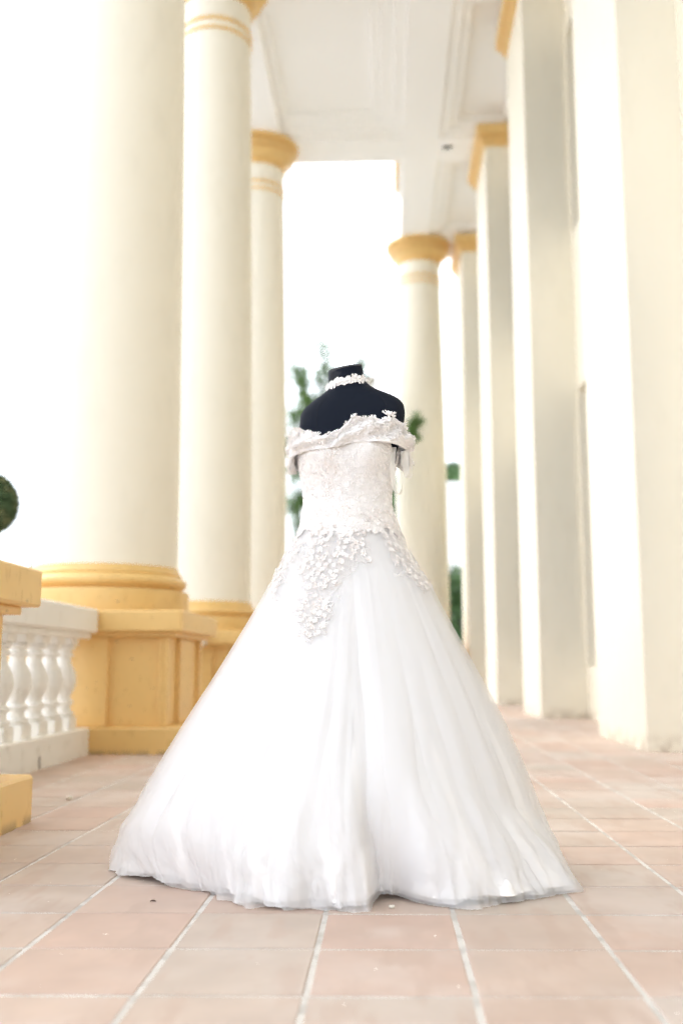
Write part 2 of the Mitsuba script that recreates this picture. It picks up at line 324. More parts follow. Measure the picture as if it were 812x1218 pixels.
# ------------------------------------------------------------------ right-hand building wall with pilasters and windows
wall = thing('building_wall', 'cream building wall with tall windows behind the row of pilasters', 'wall')
WX = 2.262
wins = []
for a in (-4.4, -.1, 4.2, 8.98, 13.3, 17.6):
    wins += [(a, a + 2.55 if a != 8.98 else 11.62, .58, 3.78), (a, a + 2.55 if a != 8.98 else 11.62, 5.70, 8.30)]
body = m3.Manifold.cube([.45, 21.4 - Y0, 10.6]).translate([WX, Y0, -.3])
for y0, y1, z0, z1 in wins:
    body = body - m3.Manifold.cube([.30, y1 - y0, z1 - z0]).translate([WX - .05, y0, z0])
mm = body.to_mesh()
put('masonry', trimesh.Trimesh(mm.vert_properties[:, :3], mm.tri_verts, process=False), 'm_cream', wall)
for y0, y1, z0, z1 in wins:
    w = put('window', cat([box(WX + .10, WX + .16, y0 + .002, y0 + .06, z0 + .002, z1 - .002), box(WX + .10, WX + .16, y1 - .06, y1 - .002, z0 + .002, z1 - .002),
                           box(WX + .10, WX + .16, y0 + .06, y1 - .06, z0 + .002, z0 + .06), box(WX + .10, WX + .16, y0 + .06, y1 - .06, z1 - .06, z1 - .002),
                           box(WX + .105, WX + .155, (y0 + y1) / 2 - .025, (y0 + y1) / 2 + .025, z0 + .06, z1 - .06)]), 'm_white', wall)
    h = (y0 + y1) / 2
    put('pane', box(WX + .125, WX + .133, y0 + .06, h - .025, z0 + .06, z1 - .06, .001), 'm_glass', w)
    put('pane', box(WX + .125, WX + .133, h + .025, y1 - .06, z0 + .06, z1 - .06, .001), 'm_glass', w)

def pilaster(x, y0, y1, label):
    t = thing('pilaster', label, 'pilaster', 'square cream pilasters along the wall')
    put('shaft', box(x, WX + .02, y0, y1, -.02, 9.02, .010), 'm_cream', t)
    ch = [box(x - .035, WX + .02, y0 - .035, y1 + .035, 9.005, 9.075, .008), box(x - .075, WX + .02, y0 - .075, y1 + .075, 9.075, 9.17, .02), box(x - .135, WX + .02, y0 - .135, y1 + .135, 9.17, ZS - .004, .02)]
    put('capital', cat(ch), 'm_gold', t)
pilaster(1.80, 7.27, 8.90, 'nearest and widest pilaster, a bright square pier at the right edge of the porch')
pilaster(1.735, 11.68, 13.16, 'second pilaster from the right, just past the narrow dark windows')
pilaster(1.668, 15.62, 17.20, 'third pilaster, its whole gold capital in view beside the downlight')
pilaster(1.600, 19.90, 21.30, 'farthest pilaster, thin in the distance beside the lone far column')

# ------------------------------------------------------------------ dress form (mannequin)
DY = 3.12
tz = np.array([.90, 1.00, 1.07, 1.10, 1.15, 1.20, 1.256, 1.30, 1.335, 1.365, 1.390, 1.408, 1.424, 1.438, 1.450, 1.462, 1.476, 1.50, 1.52, 1.545])
tcx = Pchip([.9, 1.2, 1.30, 1.37, 1.42, 1.46, 1.50, 1.55], [-.115, -.118, -.108, -.102, -.106, -.117, -.121, -.126])
trx = Pchip(tz, [.175, .155, .131, .126, .130, .139, .150, .160, .1645, .1655, .163, .153, .135, .112, .090, .073, .061, .0555, .0535, .0515])
try_ = Pchip(tz, [.140, .128, .108, .103, .106, .113, .116, .110, .103, .095, .086, .079, .073, .068, .063, .059, .055, .0525, .0515, .050])
def torso(th, z, off=0.0):
    """the form's surface: th = 0 faces the camera, positive to the right"""
    th, z = np.broadcast_arrays(np.asarray(th, float), np.asarray(z, float))
    zc = np.clip(z, .9, 1.545)
    n = 2.0 + 0.9 * np.exp(-((zc - 1.36) / .06) ** 2)
    s, c = np.sin(th), np.cos(th)
    k = (np.abs(s) ** n + np.abs(c) ** n) ** (-1 / n)
    bust = .030 * np.exp(-((zc - 1.235) / .055) ** 2) * (np.exp(-((np.degrees(th) - 30) / 20) ** 2) + np.exp(-((np.degrees(th) + 30) / 20) ** 2))
    x = tcx(zc) + (trx(zc) * k + off) * s + bust * s * .4
    y = DY - (try_(zc) * k + off + bust) * c
    tilt = .105 * np.clip((zc - 1.22) / .13, 0, 1) + .13 * np.clip((zc - 1.44) / .06, 0, 1)
    return np.stack([x, y, z + tilt * (x - tcx(zc))], -1)
form = thing('mannequin', 'headless navy black dress form wearing the white gown and flower choker', 'mannequin')
TH = np.arange(160) / 160 * 2 * np.pi - np.pi
Z = np.concatenate([np.linspace(.92, 1.36, 34), np.linspace(1.365, 1.522, 34)])
v, f = grid(torso(TH[None], Z[:, None]))
v = v.copy(); _s = np.clip((1.10 - v[:, 2]) / .07, 0, 1)[:, None] * .30; v[:, :2] = np.array([-.115, DY]) + (v[:, :2] - np.array([-.115, DY])) * (1 - _s)
put('torso', (v, f), 'm_velvet', form, True)
def neck_cap():
    rows = []
    for r, dz in ((1.0, -.030), (1.02, -.028), (1.03, -.006), (1.0, 0.0), (.90, .0015), (.86, -.002), (.84, -.002), (.80, .002), (.4, .003), (.01, .003)):
        a = TH
        x = -.125 + .0525 * r * np.sin(a); y = DY - .050 * r * np.cos(a)
        z = 1.536 + dz + .185 * (x + .125) - .42 * (DY - y) 
        rows.append(np.stack([x, y, z], -1))
    rows.insert(0, np.stack([-.124 + .0525 * np.sin(TH), DY - .0505 * np.cos(TH), 1.50 + .235 * .0525 * np.sin(TH)], -1))
    return grid(np.array(rows))
put('neck_cap', neck_cap(), 'm_cap', form, 40)
put('stand', cat([trimesh.creation.cylinder(.016, .92, sections=20, transform=trimesh.transformations.translation_matrix([-.12, DY, .47])), trimesh.creation.cylinder(.20, .02, sections=40, transform=trimesh.transformations.translation_matrix([-.12, DY, .0102]))]), 'm_metal', form, 40)

# ------------------------------------------------------------------ wedding dress
dress = thing('wedding_dress', 'white off-shoulder wedding gown with lace bodice and full tulle skirt on the mannequin', 'wedding dress')
sz = [0.0, .03, .079, .127, .201, .325, .45, .576, .678, .781, .833, .885, .937, .99, 1.029, 1.069]
scx = Pchip(sz, [-.152, -.153, -.156, -.158, -.152, -.138, -.127, -.119, -.115, -.112, -.111, -.114, -.116, -.114, -.113, -.114])
srx = Pchip(sz, [.672, .665, .650, .634, .600, .536, .470, .398, .340, .282, .254, .221, .193, .165, .150, .139])
hem_t = np.array([-180, -140, -110, -95, -87, -80, -74, -66, -58, -50, -43, -36, -30, -21, -10, 0, 6, 9, 12, 16, 20, 23.5, 27, 31, 37, 43, 53, 61, 66, 72, 85, 105, 140, 180.])
hem_r = np.array([.64, .66, .68, .706, .712, .680, .645, .580, .535, .505, .500, .515, .550, .558, .545, .532, .552, .548, .490, .455, .440, .455, .530, .585, .605, .622, .665, .705, .712, .705, .675, .66, .65, .64])
_t = np.concatenate([hem_t[:-1] - 360, hem_t, hem_t[1:] + 360]); _r = np.concatenate([hem_r[:-1], hem_r, hem_r[1:]])
hem_rho = Pchip(_t, _r)
HC = np.array([-.13, 3.12])
folds = [  # angle at hem, drift towards the waist, z where it dies out, half width at hem, depth at hem (fraction)
    (-78, 6, .72, 7, .040), (-62, 8, .88, 6, .050), (-47, 8, .62, 7, .055), (-38, 9, .95, 5, .035), (-27, 10, .92, 7, .060), (-15, 6, .70, 4.5, .035), (-6, 3, .95, 4, .026), (4, -3, .55, 3.5, .03),
    (17, -14, .90, 6.5, .105), (34, -6, .92, 5, .030), (46, -8, .66, 6, .040), (57, -8, .90, 6, .036), (69, -9, .75, 6, .045), (82, -8, .9, 7, .04)]
r2 = np.random.default_rng(3)
for a in np.arange(96, 268, 12.0):
    folds.append((a + r2.normal(0, 3), r2.normal(0, 5), r2.uniform(.6, .95), r2.uniform(5, 8), r2.uniform(.03, .06)))
def wrapdeg(a): return (a + 180) % 360 - 180
def skirt(th, z, layer=0):
    """skirt surface; layer 0 outer tulle, 1 middle tulle, 2 lining"""
    th, z = np.broadcast_arrays(np.asarray(th, float), np.asarray(z, float))
    D = np.degrees(th); zc = np.clip(z, 0, 1.069)
    s_ = np.sin(th); rx = srx(zc); low = np.clip(1 - zc / (.40 - .22 * np.abs(s_) ** 2), 0, 1) ** 1.4
    ryf = rx * (.80 + .03 * np.clip(1 - zc, 0, 1))
    s, c = np.sin(th), np.cos(th)
    rho = 1 / np.sqrt((s / rx) ** 2 + (c / np.where(c > 0, ryf, rx * .92)) ** 2)
    down = np.clip((1.05 - zc) / 1.05, 0, 1)
    warp = 15.0 * (meshkit.fbm(np.stack([np.sin(th) * 1.6, np.cos(th) * 1.6, zc * 2.0], -1), 3, 11 + layer) - .5) * down * np.clip(zc / .15, .35, 1)
    F = np.zeros_like(rho)
    for n, (a, dr_, z1, w, dep) in enumerate(folds):
        if layer == 1: a = a + 5 * math.sin(n * 2.3); dep = dep * .8
        if layer == 2: dep = dep * .8
        t = np.clip((z1 - zc) / z1, 0, 1)
        ang = wrapdeg(D + warp - a - dr_ * (1 - np.clip(zc, 0, 1) ** 0.01) - dr_ * zc)
        ww = w * (.55 + .45 * t)
        F += 1.7 * dep * t ** .8 * (.55 + .9 * meshkit.noise(np.stack([0 * zc + n * 3.7, 0 * zc, zc * 4.5 + np.sin(th)], -1), 9)) * (np.exp(-np.abs(ang / ww) ** 1.35) - .25 * np.exp(-(ang / ww / 2.4) ** 2))
    # fine gathers set in at the waist and soft cloth undulation
    g = meshkit.noise(np.stack([np.sin(th) * 13 + layer * 9, np.cos(th) * 13, zc * .8], -1), 5)
    g2 = meshkit.noise(np.stack([np.sin(th) * 26 + layer * 5, np.cos(th) * 26, zc * 1.2], -1), 8)
    F += (.016 * (g - .3) * (1 - .45 * down)) * np.clip((1.07 - zc) / .3, 0, 1) + .007 * (1 - .5 * down) * (g2 - .5) * np.clip((1.07 - zc) / .2, 0, 1)
    rho = rho * (1 - F)
    hr = hem_rho(wrapdeg(D + warp * .4))
    ex = HC[0] * low + scx(zc) * (1 - low)
    # near the floor the cloth spreads and creases
    cr = meshkit.fbm(np.stack([np.sin(th) * 9 + layer * 7, np.cos(th) * 9, zc * 9], -1), 4, 21) - .5
    rho = rho * (1 - low) + hr * (1 - .55 * F * np.clip(zc / .06, .25, 1)) * low
    rho = rho + .050 * cr * np.clip(1 - zc / .30, 0, 1)
    pk = meshkit.noise(np.stack([np.sin(th) * 10 + layer * 3, np.cos(th) * 10, zc * 2.6], -1), 33) - .5
    rho = rho + .052 * (pk - .22) * np.clip(1 - zc / .34, 0, 1) ** 1.2
    pl = np.abs(meshkit.noise(np.stack([np.sin(th) * 23 + layer * 3.3, np.cos(th) * 23, zc * 2.5], -1), 41) - .5) * 2
    pl2 = np.abs(meshkit.noise(np.stack([np.sin(th) * 11 + layer * 1.3, np.cos(th) * 11, zc * 4.0], -1), 43) - .5) * 2
    rho = rho - (.014 * pl + .026 * pl2) * np.clip(1 - zc / .26, 0, 1) ** .8
    if layer < 2: rho = rho + .020 * (meshkit.noise(np.stack([np.sin(th) * 13 + layer * 8, np.cos(th) * 16, 0 * zc], -1), 37) - .25) * np.clip(1 - zc / .055, 0, 1) ** 1.5 * (1 - .9 * np.exp(-(wrapdeg(D - 65) / 22) ** 2))
    rho = rho - (0, .010, .022)[layer] * np.clip((1.06 - zc) / .12, 0, 1)
    x = ex + rho * s; y = DY - rho * c
    return np.stack([x, y, z], -1)
NT = 900
TS = np.arange(NT) / NT * 2 * np.pi - np.pi
def skirt_mesh(layer, lift, top):
    """rows from the waist to an uneven hem"""
    u = np.linspace(0, 1, 150) ** .9
    hz = lift(np.degrees(TS))
    Z = top + (hz[None] - top) * u[:, None]
    return grid(skirt(TS[None].repeat(len(u), 0), Z, layer))
def wob(D, k, seed): return meshkit.fbm(np.stack([np.sin(np.radians(D)) * k, np.cos(np.radians(D)) * k, 0 * D], -1), 3, seed)
def bumpf(D, c, w): return np.exp(-(wrapdeg(D - c) / w) ** 2)
lift0 = lambda D: .001 + .004 * wob(D, 9, 2) + .018 * bumpf(D, 17, 6) + .022 * bumpf(D, -67, 7)
lift1 = lambda D: .002 + .014 * wob(D, 12, 4) + .020 * bumpf(D, 17, 6) + .012 * bumpf(D, -66, 7)
lift2 = lambda D: .017 + .005 * wob(D, 7, 6) + .016 * bumpf(D, 18, 7) + .010 * bumpf(D, -65, 8)
put('lining', skirt_mesh(2, lift2, 1.045), 'm_satin', dress, True)
put('underskirt', skirt_mesh(1, lift1, 1.045), 'm_tulle', dress, True)
put('tulle_overlay', skirt_mesh(0, lift0, 1.045), 'm_tulle_thin', dress, True)
hemz = np.linspace(0, 1, 4)
hv = skirt(TS[None].repeat(4, 0), lift2(np.degrees(TS))[None] + (-.003 + .012 * hemz)[:, None], 2)
hv[..., :2] = HC + (hv[..., :2] - HC) * .985
put('hem_facing', grid(hv), 'm_cream_satin', dress, True)

# bodice
NB = 520
TB = np.arange(NB) / NB * 2 * np.pi - np.pi
DB = np.degrees(TB)
btop = 1.235 + .060 * np.clip(np.cos(TB), 0, 1) ** .6 + .004 * np.sin(TB * 40) - .062 * np.exp(-((DB - 68) / 14) ** 2)
blow = .975 + .022 * wob(DB, 8, 14) + .016 * np.abs(np.sin(np.radians(DB * 5.2))) - .02 * bumpf(DB, -8, 22)
ub = np.linspace(0, 1, 170)
ZB = btop[None] + (blow - btop)[None] * ub[:, None]
def dress_surface(th, z):
    """outermost cloth: bodice above the waist, skirt below"""
    a = torso(th, np.maximum(z, 1.0), .009); a[..., 2] = np.where(z < 1.0, z, a[..., 2])
    b = skirt(th, z, 0)
    w = np.clip((z - 1.035) / .03, 0, 1)[..., None]
    return a * w + b * (1 - w)
BV = dress_surface(TB[None].repeat(170, 0), ZB)
out = BV - np.stack([tcx(np.clip(ZB, .9, 1.5)), np.full_like(ZB, DY), ZB], -1); out[..., 2] = 0
out /= np.linalg.norm(out, axis=-1, keepdims=True)
BV = BV + out * (.0035 + .0030 * (meshkit.fbm(BV * 120, 3, 3) - .5) + .005 * (meshkit.fbm(BV * np.array([22, 22, 34]), 2, 8) - .5) * np.clip((1.1 - ZB) / .1, .25, 1))[..., None]
put('bodice', grid(BV), 'm_lace', dress, True)

# off-shoulder band: runs round the bust and both upper arms
bt = Pchip([-180, -120, -95, -80, -62, -45, -28, -14, 0, 12, 30, 45, 62, 80, 95, 120, 180], [1.30, 1.315, 1.318, 1.312, 1.318, 1.310, 1.288, 1.289, 1.326, 1.340, 1.338, 1.342, 1.330, 1.312, 1.305, 1.31, 1.30])
bb = Pchip([-180, -125, -100, -88, -76, -64, -45, -28, -12, 8, 30, 50, 68, 80, 90, 105, 130, 180], [1.24, 1.23, 1.195, 1.190, 1.205, 1.240, 1.243, 1.240, 1.246, 1.262, 1.262, 1.262, 1.260, 1.250, 1.205, 1.20, 1.23, 1.24])
def band(th, u):
    th, u = np.broadcast_arrays(np.asarray(th, float), np.asarray(u, float))
    D = np.degrees(th)
    z = bt(D) + (bb(D) - bt(D)) * u
    n = 2.35; s, c = np.sin(th), np.cos(th)
    k = (np.abs(s) ** n + np.abs(c) ** n) ** (-1 / n)
    side = np.clip(np.abs(s), 0, 1) ** 4
    rx = .176 + .010 * np.sin(np.pi * u) + .006 * u * side
    ry = np.where(c > 0, .143, .128) + .010 * np.sin(np.pi * u)
    q = np.stack([s * 7, c * 7 + u * .8, u * 1.5 + D / 40], -1)
    ruff = .016 * (meshkit.fbm(q * 1.2, 3, 5) - .5) + .008 * np.sin(u * 9 + D / 9 + 3 * meshkit.noise(q, 2))
    lip = .006 * np.exp(-((1 - u) / .10) ** 2) + .004 * np.exp(-(u / .08) ** 2)
    r = k * (1 + 0 * u)
    ruff = ruff + .009 * np.abs(meshkit.fbm(np.stack([D / 5.5, u * 7, 0 * u], -1), 3, 15) - .5) * 2 * (1 - .5 * u)
    x = -.109 + (rx * r + ruff + lip) * s
    y = DY - (ry * r + ruff + lip) * c
    return np.stack([x, y, z + .004 * np.sin(D / 3.1) * (1 - u) ** 3], -1)
TBD = np.arange(520) / 520 * 2 * np.pi - np.pi
UB = np.linspace(0, 1, 40)
V0 = band(TBD[None].repeat(40, 0), UB[:, None].repeat(520, 1))
inner = V0[::-1].copy(); cen = np.array([-.109, DY]); inner[..., :2] = cen + (inner[..., :2] - cen) * .965
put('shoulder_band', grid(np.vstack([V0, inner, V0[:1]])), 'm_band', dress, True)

# hanging loops of ribbon inside the right sleeve
def ribbon(pts, w, wob_):
    pts = np.asarray(pts, float); s = np.linspace(0, 1, len(pts)); q = np.linspace(0, 1, 40)
    C = np.stack([Pchip(s, pts[:, k])(q) for k in range(3)], -1)
    side = np.stack([np.cos(q * wob_), np.sin(q * wob_), 0 * q], -1) * w / 2
    return grid(np.stack([C - side, C, C + side], 1), False)
put('ribbon_loop', ribbon([(.028, 3.05, 1.26), (.022, 3.04, 1.19), (.030, 3.04, 1.125), (.042, 3.045, 1.112), (.052, 3.05, 1.14), (.050, 3.055, 1.20), (.055, 3.06, 1.25)], .016, 2.2), 'm_ribbon', dress, True)
put('ribbon_loop', ribbon([(.060, 3.06, 1.25), (.064, 3.06, 1.20), (.070, 3.06, 1.165), (.080, 3.07, 1.19), (.080, 3.07, 1.25)], .022, 1.4), 'm_ribbon', dress, True)

# flowers
def petal_flower(n, cup, seed, rows=4, cols=5):
    """n cupped, notched petals, unit radius, +z outwards"""
    r = np.random.default_rng(seed); ms = []
    for k in range(n):
        a0 = 2 * np.pi * k / n + r.normal(0, .08); L = r.uniform(.88, 1.08); W = r.uniform(.34, .46) * 5.2 / n
        u = np.linspace(0.08, 1, rows); t = np.linspace(-1, 1, cols)
        V = np.zeros((rows, cols, 3))
        for i, uu in enumerate(u):
            wid = W * math.sin(min(uu * 1.25, 1.45)) * (1 if uu < .9 else .72)
            for j, tt in enumerate(t):
                rad = L * uu * (1 - .06 * (abs(tt) < .1) * (uu > .95)) * (1 - .10 * tt * tt * uu)
                x, y = rad, wid * tt
                z = cup * uu ** 1.6 + .10 * tt * tt * uu + .05 * r.normal() * uu + .08 * (k % 2)
                V[i, j] = (x * math.cos(a0) - y * math.sin(a0), x * math.sin(a0) + y * math.cos(a0), z)
        ms.append(tri(grid(V, False)))
    return cat(ms)
def with_heart(m, seed, n=5):
    r = np.random.default_rng(seed); ms = [m]
    for k in range(n):
        s = trimesh.creation.icosphere(0, r.uniform(.09, .14)); a = 2 * np.pi * k / n
        s.apply_translation([.17 * math.cos(a), .17 * math.sin(a), .20]); ms.append(s)
    return cat(ms)
fl_dicts = [mikit.ply(petal_flower(5 + s % 2, (.25, .10, .38, .18)[s % 4], s), 'm_petal' if s % 3 else 'm_petal_warm', True) for s in range(8)]
heart = [mikit.ply(cat([trimesh.creation.icosphere(1, .13).apply_translation([.19 * math.cos(a) * (a > 0), .19 * math.sin(a), .2]) for a in np.arange(6) * 1.047]), b, True) for b in ('m_bead', 'm_pearl')]

def surf_normal(fn, a, b, e=2e-3):
    p = fn(a, b); du = fn(a + e, b) - fn(a - e, b); dv = fn(a, b + e) - fn(a, b - e)
    n = np.cross(du, dv); n = n / (np.linalg.norm(n) + 1e-12)
    o = p - np.array([-.115, DY, p[2]])
    return p, n if n @ o > 0 else -n
_th = np.linspace(-1.60, 1.60, 320); _zs = np.linspace(.62, 1.30, 240)
_tab = np.array([np.maximum.accumulate(dress_surface(_th, np.full_like(_th, z))[:, 0] + 1e-9 * np.arange(320)) for z in _zs])
def on_dress(X, z):
    """the angle at which the gown's front has this x at this height"""
    return float(np.interp(X, _tab[int(np.clip(round((z - .62) / .68 * 239), 0, 239))], _th))
# lace motifs: patches in (x, z) on the gown's front, each (x0, z0) outline
patches = [
    [(-.215, 1.015), (-.045, 1.015), (-.070, .945), (-.045, .895), (-.085, .880), (-.135, .868), (-.150, .80), (-.172, .690), (-.222, .672), (-.245, .735), (-.232, .84), (-.252, .89), (-.292, .912), (-.240, .955)],
    [(-.268, .99), (-.245, .965), (-.290, .90), (-.302, .862), (-.328, .80), (-.368, .795), (-.378, .82), (-.345, .875), (-.318, .94)],
    [(-.045, 1.06), (.030, 1.065), (.062, .965), (.100, .915), (.145, .838), (.108, .822), (.070, .862), (.030, .858), (.018, .915), (-.008, .99), (-.045, 1.018)]]
from shapely.geometry import Polygon, Point
pts = []
r3 = np.random.default_rng(12)
for n, pg in enumerate(patches):
    poly = Polygon(pg); x0, y0, x1, y1 = poly.bounds; tries = 0
    while tries < 5000:
        tries += 1
        q = r3.uniform((x0, y0), (x1, y1))
        if not poly.contains(Point(q)): continue
        if meshkit.noise(np.array([q[0] * 26, q[1] * 26, n * 5.0]), 4) < .30: continue
        if any((q[0] - w[0]) ** 2 + (q[1] - w[1]) ** 2 < .0155 ** 2 for w in pts): continue
        pts.append(q)
pts += [np.array(q) for q in ((-.128, 1.068), (-.119, 1.060), (-.136, 1.060))]
for z in np.arange(1.10, 1.245, .018):                                    # vertical trim at the centre front
    pts.append(np.array([-.155 + .022 * math.sin(z * 71), z])); pts.append(np.array([-.166 - .010 * math.cos(z * 90), z + .008]))
def lace_patch(pg, seed):
    """a piece of lace net lying on the gown inside the outline, its edge scalloped"""
    poly = Polygon(pg).buffer(.006); x0, y0, x1, y1 = poly.bounds; h = .0035
    xs, zs = np.arange(x0 - .01, x1 + .01, h), np.arange(y0 - .01, y1 + .01, h)
    th = np.linspace(-1.62, 1.62, 500); V = np.zeros((len(zs), len(xs), 3)); ok = np.zeros((len(zs), len(xs)), bool)
    from shapely import contains_xy
    for i, z in enumerate(zs):
        p = dress_surface(th, np.full_like(th, z)); m = np.maximum.accumulate(p[:, 0] + 1e-9 * np.arange(500))
        t = np.interp(xs, m, th); ok[i] = (xs > m[0] + .004) & (xs < m[-1] - .004)
        V[i] = dress_surface(t, np.full_like(t, z))
    n = V - np.array([-.115, DY, 0]); n[..., 2] = 0; n /= np.linalg.norm(n, axis=-1, keepdims=True)
    q = np.stack([*np.meshgrid(xs, zs), np.full((len(zs), len(xs)), seed * 3.0)], -1)
    V = V + n * (.0016 + .0012 * meshkit.fbm(q * 140, 2, 3))[..., None]
    w = meshkit.fbm(q * np.array([38, 38, 1]), 3, 2) - .5
    inside = contains_xy(poly, q[..., 0] + .055 * w, q[..., 1] - .055 * w) & ok & (meshkit.noise(q * np.array([55, 55, 1]), 8) > .30)
    v, f = grid(V, False); keep = inside.ravel()[f].all(1)
    mesh = trimesh.Trimesh(v, f[keep], process=False); mesh.remove_unreferenced_vertices()
    put('lace_applique', (np.array(mesh.vertices), np.array(mesh.faces)), 'm_lace_net', dress, True)
for n, pg in enumerate(patches): lace_patch(pg, n)
def place_flower(fn, a, b, s, spin, kind, hk, off=.004, name='lace_flower', parent=dress, tip=0.0):
    p, n = surf_normal(fn, a, b)
    n = n + np.array([0, 0, tip]); n /= np.linalg.norm(n)
    k = put(name, fl_dicts[kind], None, parent, to_world=frame_at(p + n * off, n, spin, s))
    if hk is not None:
        put('bead_heart', heart[hk], None, k, to_world=frame_at(p + n * off, n, spin, s))
print('lace flowers', len(pts))
for q in pts[:285]:
    th = on_dress(q[0], q[1])
    place_flower(dress_surface, th, q[1], r3.uniform(.0060, .0110), r3.uniform(0, 6.28), int(r3.integers(8)), 0 if r3.random() < .45 else None)
def scrolls(fn, starts, size, seed):
    """curling cords of the lace, lying on the surface"""
    r = np.random.default_rng(seed); P_ = []
    for a, b in starts:
        h = r.uniform(0, 6.28); k = r.uniform(.6, 1.6) * r.choice([-1, 1])
        for i in range(9):
            P_.append((a, b)); h += k * (.35 + .10 * i)
            a += math.cos(h) * size / .15; b += math.sin(h) * size * (1 if fn is not band else 9)
    P_ = np.array(P_); p = fn(P_[:, 0], P_[:, 1])
    o = p - np.array([-.115, DY, 0]); o[:, 2] = 0; o /= np.linalg.norm(o, axis=1, keepdims=True)
    p = (p + o * .0038).reshape(-1, 9, 3)
    return cat([tube(q, .0013, 4) for q in p])
sc = scrolls(dress_surface, [(math.radians(r3.uniform(-100, 100)), r3.uniform(1.0, 1.25)) for k in range(560)] + [(on_dress(*q), q[1]) for q in pts for _ in range(2)], .0036, 500)
k = put('lace_scroll', sc, 'm_petal', dress, True); labels[k] = {'kind': 'stuff'}
beads = []
for q in pts:
    for _ in range(4):
        X, z = q + r3.normal(0, .011, 2); th = on_dress(X, z)
        p, n = surf_normal(dress_surface, th, z)
        s = trimesh.creation.icosphere(0, r3.uniform(.0012, .0024)); s.apply_translation(p + n * .005); beads.append(s)
k = put('bead_trim', cat(beads), 'm_bead', dress); labels[k] = {'kind': 'stuff'}
# petals and blossoms gathered along the band
r4 = np.random.default_rng(31)
for D, u, s in [(-84, .10, .016), (-76, .02, .015), (-70, .16, .017), (-62, .04, .014), (-55, .12, .015), (-48, .03, .013), (-40, .12, .013), (-31, .06, .012), (-20, .07, .012), (-11, .08, .012), (-3, .05, .012), (6, .06, .013), (15, .05, .013), (24, .09, .013), (40, -.02, .025), (46, -.10, .021), (36, .08, .017),
              (58, .10, .014), (66, .06, .014), (-80, .34, .016), (-72, .42, .015), (-63, .30, .014), (-86, .55, .015), (-54, .36, .012), (74, .14, .015), (80, .30, .014), (28, .34, .013), (52, .36, .013), (62, .40, .012), (84, .55, .014), (10, .36, .012), (-4, .42, .012), (-24, .40, .012)]:
    place_flower(band, math.radians(D), u, s, r4.uniform(0, 6.28), int(r4.integers(8)), 1 if s > .016 else None, .003, 'band_blossom', dress, .25)

sc = scrolls(band, [(math.radians(r4.uniform(-110, 110)), r4.uniform(.12, .85)) for k in range(280)], .0036, 1500)
k = put('lace_scroll', sc, 'm_petal', dress, True); labels[k] = {'kind': 'stuff'}
# choker on the neck
choker = thing('flower_choker', 'white flower choker round the neck of the dark mannequin', 'choker')
def neck(a, z0): return np.stack([-.119 + .0595 * np.sin(a), DY - .057 * np.cos(a), z0 + .15 * (.0595 * np.sin(a)) + .0 * a], -1)
rows = []
for dz, g in ((-.014, 1.0), (-.008, 1.04), (.008, 1.04), (.014, 1.0), (.008, .95), (-.008, .95), (-.014, 1.0)):
    q = neck(TH, 1.476 + dz); q[:, 0] = -.119 + (q[:, 0] + .119) * g; q[:, 1] = DY + (q[:, 1] - DY) * g
    q[:, 2] += .003 * np.sin(TH * 17); rows.append(q)
put('band', grid(np.array(rows)), 'm_petal', choker, True)
for k in range(22):
    a = -math.pi + (k + .5) / 22 * 2 * math.pi + r4.normal(0, .04)
    p = neck(np.array(a), 1.476 + r4.normal(0, .004)); n = np.array([math.sin(a), -math.cos(a), r4.normal(.1, .2)])
    kk = put('blossom', fl_dicts[int(r4.choice([1, 2, 4, 5, 7]))], None, choker, to_world=frame_at(p + n * .003, n, r4.uniform(0, 6), r4.uniform(.013, .018)))
    put('pearl', heart[1], None, kk, to_world=frame_at(p + n * .005, n, 0, .011))

put('tie', ribbon([(-.060, 3.13, 1.485), (-.050, 3.15, 1.505), (-.042, 3.165, 1.515), (-.040, 3.175, 1.495), (-.048, 3.17, 1.475), (-.058, 3.155, 1.480)], .022, 1.0), 'm_ribbon', choker, True)
# seams of the form: two curved front seams and the ring under the neck cap
for sgn in (-1, 1):
    zq = np.linspace(1.20, 1.43, 30)
    put('seam', tube(torso(np.radians(sgn * (26 + 10 * np.sin((zq - 1.2) * 9))), zq, .0004), .0011, 5), 'm_cap', form, True)
# ------------------------------------------------------------------ plants and buildings outside
def leaves(points, size, seed, stretch=2.2):
    """many small pointed leaves around the points"""
    r = np.random.default_rng(seed); n = len(points)
    d = r.normal(size=(n, 3)); d /= np.linalg.norm(d, axis=1, keepdims=True)
    e = np.cross(d, r.normal(size=(n, 3))); e /= np.linalg.norm(e, axis=1, keepdims=True)
    s = size * r.uniform(.6, 1.3, (n, 1))
    a, b = points - d * s * stretch / 2, points + d * s * stretch / 2
    m = points + np.cross(d, e) * s * .12
    V = np.stack([a, m + e * s * .5, b, m - e * s * .5], 1).reshape(-1, 3)
    i = np.arange(n)[:, None] * 4
    return trimesh.Trimesh(V, np.vstack([i + [0, 1, 2], i + [0, 2, 3]]), process=False)
def bush_points(c, rad, n, seed, shell=.5):
    r = np.random.default_rng(seed); d = r.normal(size=(n, 3)); d /= np.linalg.norm(d, axis=1, keepdims=True)
    u = (shell ** 3 + (1 - shell ** 3) * r.random((n, 1))) ** (1 / 3)
    p = d * u
    lump = .72 + .56 * meshkit.fbm(d * 2.6 + seed, 3, seed)
    p = p * lump[:, None]
    keep = meshkit.noise(p * 5 + seed, seed) > .30
    return np.asarray(c) + p[keep] * np.asarray(rad)

